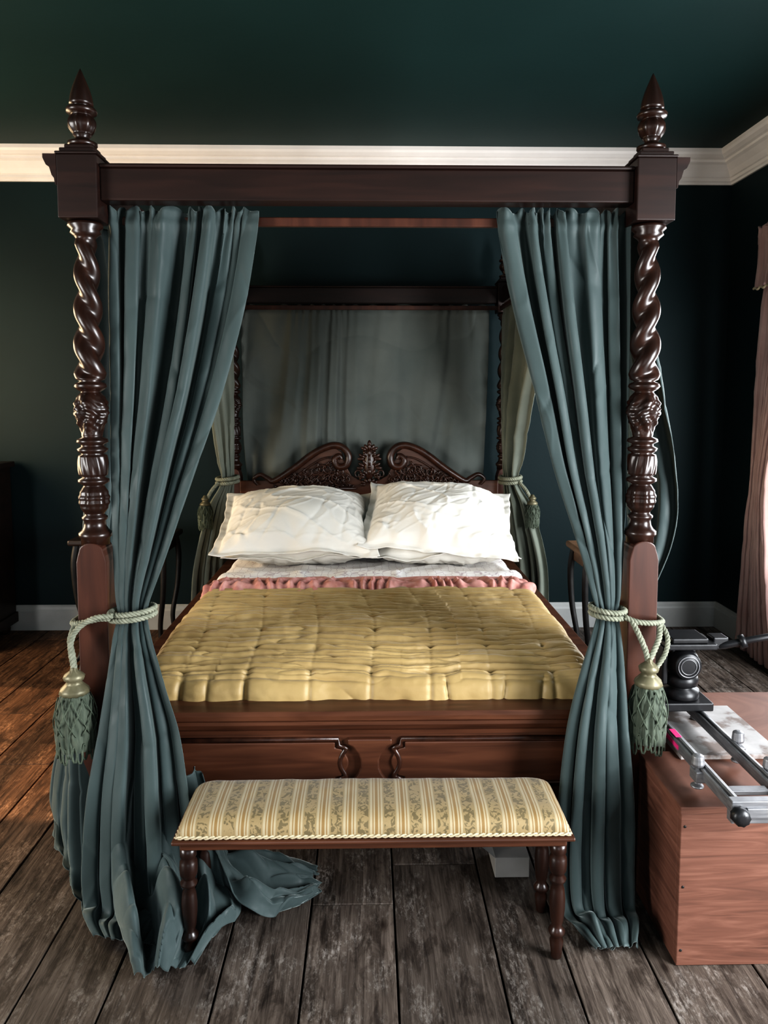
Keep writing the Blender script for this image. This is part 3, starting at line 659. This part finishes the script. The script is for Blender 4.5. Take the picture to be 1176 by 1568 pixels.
# ---------------------------------------------------------------- bench
bn=empty('upholstered_bench'); cx=.010
x0,x1=cx-.478,cx+.478; y0,y1=1.735,1.970
mb=MB(); mb.box(x0+.012,x1-.012,y0+.012,y1-.012,.300,.325); mb.make('seat_rail',woodx_m,bn,False,.004)
mb=MB(); mb.box(x0-.004,x1+.004,y0-.004,y1+.004,.321,.331); mb.make('seat_edge',woodx_m,bn,False,.004)
nx,ny=120,50; vs=[];fs=[]
for j in range(ny+1):
    for i in range(nx+1):
        u=-1+2*i/nx; v=-1+2*j/ny
        hx_=(x1-x0)/2-.008; hy_=(y1-y0)/2-.008
        uu=math.sin(u*pi/2); vv=math.sin(v*pi/2)
        ex=max(0,1-abs(uu)**22); ey=max(0,1-abs(vv)**6)
        h=.331+.048*(ex**.42)*(ey**.36)+.008*(1-uu*uu)*(1-vv*vv)+.0018*N(uu*12,vv*3,1)
        q=math.sin(pi*min(1,(h-.331)/.05))
        vs.append((cx+uu*hx_*(1+.006*q),(y0+y1)/2+vv*hy_*(1+.02*q),h))
for j in range(ny):
    for i in range(nx):
        k=j*(nx+1)+i; fs.append([k,k+1,k+nx+2,k+nx+1])
mesh('cushion',vs,fs,stripe_m,bn)
mb=MB()
per=[(x0+.006,y0+.006),(x1-.006,y0+.006),(x1-.006,y1-.006),(x0+.006,y1-.006)]
for k in range(4):
    a=Vector((*per[k],.336)); b=Vector((*per[(k+1)%4],.336)); L=(b-a).length; m=int(L/.006)
    for d in (0,pi):
        t=(b-a).normalized(); n_=Vector((t.y,-t.x,0))
        mb.tube([a.lerp(b,i/m)+n_*.002*math.cos(i*1.2+d)+Vector((0,0,.0028*math.sin(i*1.2+d))) for i in range(m+1)],.0026,5)
mb.make('gimp_braid',ivory_m,bn)
def turned_leg(mb,x,y,zt):
    prof=[(.010,0),(.013,.004),(.014,.02),(.017,.045),(.012,.058),(.019,.064),(.021,.072),(.015,.080),(.012,.086),(.016,.10),(.019,.13),(.0195,.155),(.017,.18),(.013,.195),(.019,.201),(.021,.208),(.014,.216),(.017,.222),(.021,.23),(.022,.245),(.021,.262),(.016,.27),(.020,.276),(.020,zt)]
    mb.lathe(prof,(x,y),24)
mb=MB()
for lx in (x0+.028,x1-.028):
    for ly in (y0+.035,y1-.03): turned_leg(mb,lx,ly,.302)
mb.make('legs',wood_m,bn)
# ---------------------------------------------------------------- crates & camera rig
def crate(name,x0,x1,y0,y1,h):
    e=empty(name); mb=MB(); t=.018
    mb.box(x0,x1,y0,y0+t,0,h-.018); mb.box(x0,x1,y1-t,y1,0,h-.018); mb.box(x0,x0+t,y0+t,y1-t,0,h-.018); mb.box(x1-t,x1,y0+t,y1-t,0,h-.018)
    mb.box(x0-.003,x1+.003,y0-.003,y1+.003,h-.018,h); mb.box(x0+t,x1-t,y0+t,y1-t,.01,.02)
    mb.make('boards',crate_m,e,False,.002)
    mb=MB()
    for zz in (.04,h*.5,h-.05):
        for xx in (x0+.01,x1-.01): mb.blob((xx,y0-.0005,zz),(.0035,.0015,.0035))
    mb.make('nails',iron_m,e); return e
crate('wooden_crate',.745,1.36,1.735,2.02,.405)
crate('wooden_crate',.93,1.45,2.10,2.45,.40)
mb=MB(); mb.box(.84,1.12,1.97,2.30,.4055,.418); mb.make('mottled_board',paper_m,None,False,.001)
sl=empty('camera_slider')
mb=MB(); zr=.458; R0,R1=.828,.958; ya,yb_=1.625,2.29
for xx in (R0,R1):
    mb.box(xx-.013,xx+.013,ya,yb_,zr-.014,zr+.014)
    mb.box(xx-.004,xx+.004,ya,yb_,zr+.014,zr+.02)
mb.make('rails',steel_m,sl,False,.003)
mb=MB()
for yy in (ya,yb_):
    mb.box(R0-.022,R1+.022,yy-.012,yy+.012,zr-.026,zr+.026)
    mb.box(R0+.01,R1-.01,yy-.018,yy+.018,zr-.012,zr+.012)
for xx,yy in ((R0-.018,1.80),(R1+.02,1.78),(R1+.015,1.93),(R1+.02,2.20)):
    mb.box(xx-.012,xx+.012,yy-.02,yy+.02,zr-.02,zr+.008)
    mb.lathe([(.007,.419),(.016,.420),(.016,.425),(.006,.43),(.006,.47),(.014,.474),(.016,.48),(.014,.50),(.005,.504)],(xx,yy),16)
mb.box(R0+.02,R1-.02,1.70,1.725,zr-.008,zr+.004)
mb.make('end_plates',steel_m,sl,False,.002)
mb=MB()
for xx,yy in ((R0-.01,ya-.015),(R1,ya-.015),(R1+.045,1.70)):
    mb.lathe([(.006,.0),(.018,.001),(.02,.006),(.018,.024),(.006,.026)],(0,0),18,lambda a,z,r:.001*math.cos(9*a),Matrix.Translation((xx,yy,zr))@Matrix.Rotation(pi/2,4,'X'))
mb.box(R1+.041,R1+.049,1.66,1.74,zr-.004,zr+.004)
mb.box(R1,R1+.06,1.73,1.745,zr-.006,zr+.012)
mb.make('knobs',black_m,sl)
mb=MB(); mb.box(R0-.0145,R0-.013,1.93,2.06,zr-.006,zr+.006); mb.box(R0-.012,R0+.004,1.95,2.0,zr+.0201,zr+.0206); mb.make('tape',tape_m,sl,False)
th=sl; hx0,hy0=.915,2.17; zr+=.001
mb=MB(); mb.box(hx0-.085,hx0+.075,hy0-.06,hy0+.06,zr+.02,zr+.045)
mb.make('carriage',black_m,th,False,.004)
mb=MB()
mb.lathe([(.05,zr+.045),(.052,zr+.05),(.052,zr+.070),(.035,zr+.075),(.035,zr+.08),(.048,zr+.085),(.05,zr+.10),(.046,zr+.115),(.03,zr+.12)],(hx0,hy0),32)
MM=Matrix.Translation((hx0,hy0-.055,zr+.150))@Matrix.Rotation(-pi/2,4,'X')
mb.lathe([(.02,0),(.036,.001),(.04,.006),(.042,.03),(.046,.034),(.046,.085),(.040,.09),(.040,.115),(.02,.118)],(0,0),36,None,MM)
mb.make('fluid_head_drum',black_m,th)
mb=MB(); mb.box(hx0-.035,hx0+.035,hy0-.02,hy0+.05,zr+.115,zr+.19); mb.box(hx0-.06,hx0+.085,hy0-.05,hy0+.06,zr+.197,zr+.215); mb.box(hx0-.045,hx0+.06,hy0-.045,hy0+.05,zr+.215,zr+.230); mb.box(hx0+.085,hx0+.13,hy0-.02,hy0+.03,zr+.19,zr+.225)
mb.box(hx0-.065,hx0-.05,hy0-.03,hy0+.03,zr+.09,zr+.20)
mb.make('fluid_head_body',black_m,th,False,.004)
mb=MB(); mb.tube([(hx0+.075,hy0,zr+.19),(hx0+.13,hy0-.02,zr+.205),(hx0+.19,hy0-.03,zr+.222),(hx0+.42,hy0-.06,zr+.275)],[.010,.011,.010,.010],12)
mb.tube([(hx0+.16,hy0-.022,zr+.212),(hx0+.175,hy0-.025,zr+.218)],.02,14)
mb.tube([(hx0+.28,hy0-.04,zr+.243),(hx0+.42,hy0-.06,zr+.275)],.015,14); mb.make('pan_handle',black_m,th)
mb=MB()
for R_,r_ in ((.030,.0018),(.022,.0012)):
    mb.tube([MM@Vector((R_*math.cos(a),R_*math.sin(a),-.0005)) for a in [2*pi*i/36 for i in range(36)]],r_,6,True)
mb.make('dial_ring',steel_m,th)
# ---------------------------------------------------------------- side tables
def side_table(name,cx,cy,w,d,h,topmat):
    e=empty(name); mb=MB()
    mb.box(cx-w/2,cx+w/2,cy-d/2,cy+d/2,h-.03,h); mb.make('top',topmat,e,False,.010)
    mb=MB(); mb.box(cx-w/2+.03,cx+w/2-.03,cy-d/2+.03,cy+d/2-.03,h-.09,h-.03); mb.make('apron',topmat,e,False,.004)
    mb=MB()
    for sx in (-1,1):
        for sy in (-1,1):
            X=cx+sx*(w/2-.035);Y=cy+sy*(d/2-.035)
            sp=spline([(X,Y,h-.03),(X+sx*.012,Y+sy*.012,h*.8),(X+sx*.004,Y+sy*.004,h*.55),(X-sx*.02,Y-sy*.02,h*.28),(X+sx*.0,Y+sy*.0,h*.08),(X+sx*.04,Y+sy*.03,.012)],8)
            mb.tube(sp,[.017-.007*i/(len(sp)-1) for i in range(len(sp))],10)
    mb.make('legs',iron_m,e); return e
side_table('bedside_table',1.085,3.55,.24,.30,.68,oak_m)
side_table('bedside_table',-1.28,4.02,.50,.36,.66,dres_m)
dr=empty('chest_of_drawers'); mb=MB()
a,b,c,d=-2.97,-2.09,4.02,4.47
mb.box(a,b,c,d,.10,.98); mb.box(a-.0,b+.025,c-.025,d+.005,.98,1.01); mb.box(a-.0,b+.012,c-.012,d,.06,.12)
mb.make('carcass',dres_m,dr,False,.004)
mb=MB()
for k in range(4): mb.box(a+.03,b-.03,c-.012,c,.14+.21*k,.33+.21*k)
mb.make('drawer_fronts',dres_m,dr,False,.005)
mb=MB()
for k in range(4):
    for xx in (a+.25,b-.25): mb.blob((xx,c-.025,.235+.21*k),(.016,.014,.016))
mb.make('knobs',brass_m,dr)
mb=MB()
for xx in (a+.05,b-.05):
    for yy in (c+.05,d-.05): mb.lathe([(.022,0),(.032,.02),(.034,.035),(.024,.05),(.03,.065)],(xx,yy),16)
mb.make('feet',dres_m,dr)
# window drapes on right wall
wc=empty('window_curtain'); X=2.045
curtain('drape',[(2.05,(X,3.95),(X,3.50),.02,0),(1.6,(X,4.0),(X,3.65),.022,0),(1.0,(X,4.02),(X-.01,3.85),.018,0),(.6,(X-.01,4.03),(X-.02,3.80),.026,0),(.02,(X-.02,4.05),(X-.03,3.65),.028,0)],7,pink_m,wc,nu=120,nv=90,seed=51)
curtain('drape_front',[(2.05,(X,2.75),(X,2.35),.02,0),(1.0,(X,2.5),(X,2.3),.02,0),(.02,(X-.02,2.55),(X-.02,2.3),.030,0)],6,pink_m,wc,nu=120,nv=90,seed=52)
curtain('pelmet_frill',[(2.22,(1.99,3.94),(1.99,2.3),.008,0),(2.05,(1.985,3.94),(1.985,2.3),.012,0),(1.92,(1.98,3.96),(1.98,2.3),.015,0)],26,pink_m,wc,nu=500,nv=20,seed=53)
mb=MB(); mb.box(2.005,2.095,2.25,3.96,2.19,2.22); mb.box(1.995,2.005,2.24,3.97,2.16,2.225); mb.make('pelmet_board',pink_m,wc,False,.003)
mb=MB(); mb.tube([(1.978,3.96-1.66*i/200,1.935+.006*math.sin(i*.9)) for i in range(201)],.006,6); mb.make('pelmet_fringe',ivory_m,wc)
mb=MB(); x=.36;y=2.085
mb.box(x,x+.10,y,y+.12,0,.06); o=mb.make('cardboard_box',card_m,None,False,.002)
mb=MB(); mb.add([(x,y,.06),(x,y+.12,.06),(x-.04,y+.11,.09),(x-.04,y+.01,.09)],[[0,1,2,3]]); mb.make('flap',card_m,o,False)
# ---------------------------------------------------------------- lights
def area(name,loc,rot,sx,sy,p,col):
    l=D.lights.new(name,'AREA'); l.shape='RECTANGLE'; l.size=sx; l.size_y=sy; l.energy=p; l.color=col
    o=D.objects.new(name,l); o.location=loc; o.rotation_euler=rot; S.collection.objects.link(o); return o
cool=(.94,.97,1.0)
area('daylight_right_near',(XR+.03,.6,1.20),(0,pi/2,0),1.6,1.3,130,cool)
area('daylight_right_far',(XR+.03,3.15,1.3),(0,pi/2,0),1.5,1.15,38,cool)
area('daylight_left_near',(XL-.03,.25,1.22),(0,-pi/2,0),1.55,1.25,80,(1,.99,.97))
area('daylight_left_far',(XL-.03,3.2,1.4),(0,-pi/2,0),1.5,1.15,42,(1,.77,.50))
area('daylight_front',(0,YF-.03,1.25),(pi/2,0,0),1.75,1.6,9,cool)
sl_=D.lights.new('low_sun','SUN'); sl_.energy=2.6; sl_.color=(1,.64,.36); sl_.angle=.02
so=D.objects.new('low_sun',sl_); S.collection.objects.link(so); so.location=(-6,4,5)
so.rotation_euler=Vector((1,-.12,-.80)).to_track_quat('-Z','Y').to_euler()
w=D.worlds.new('World'); S.world=w; w.use_nodes=True
bg=w.node_tree.nodes['Background']; sky=w.node_tree.nodes.new('ShaderNodeTexSky'); sky.sky_type='NISHITA'
sky.sun_disc=False; sky.sun_elevation=.6; w.node_tree.links.new(sky.outputs[0],bg.inputs[0]); bg.inputs[1].default_value=.1
# ---------------------------------------------------------------- camera
cam=D.cameras.new('camera'); co=D.objects.new('camera',cam); S.collection.objects.link(co)
cam.sensor_fit='VERTICAL'; cam.sensor_height=36; cam.sensor_width=27; cam.lens=1170/1568*36; cam.clip_start=.05
cam.shift_y=-73/1568
co.location=(0,0,1.38); co.rotation_euler=(math.radians(85.0),0,math.radians(-1.1))
S.camera=co
S.view_settings.view_transform='Standard'
for lk in ('High Contrast','Standard - High Contrast','Medium High Contrast'):
    try: S.view_settings.look=lk; print('look',lk); break
    except Exception as e: print(e)
S.view_settings.exposure=.27
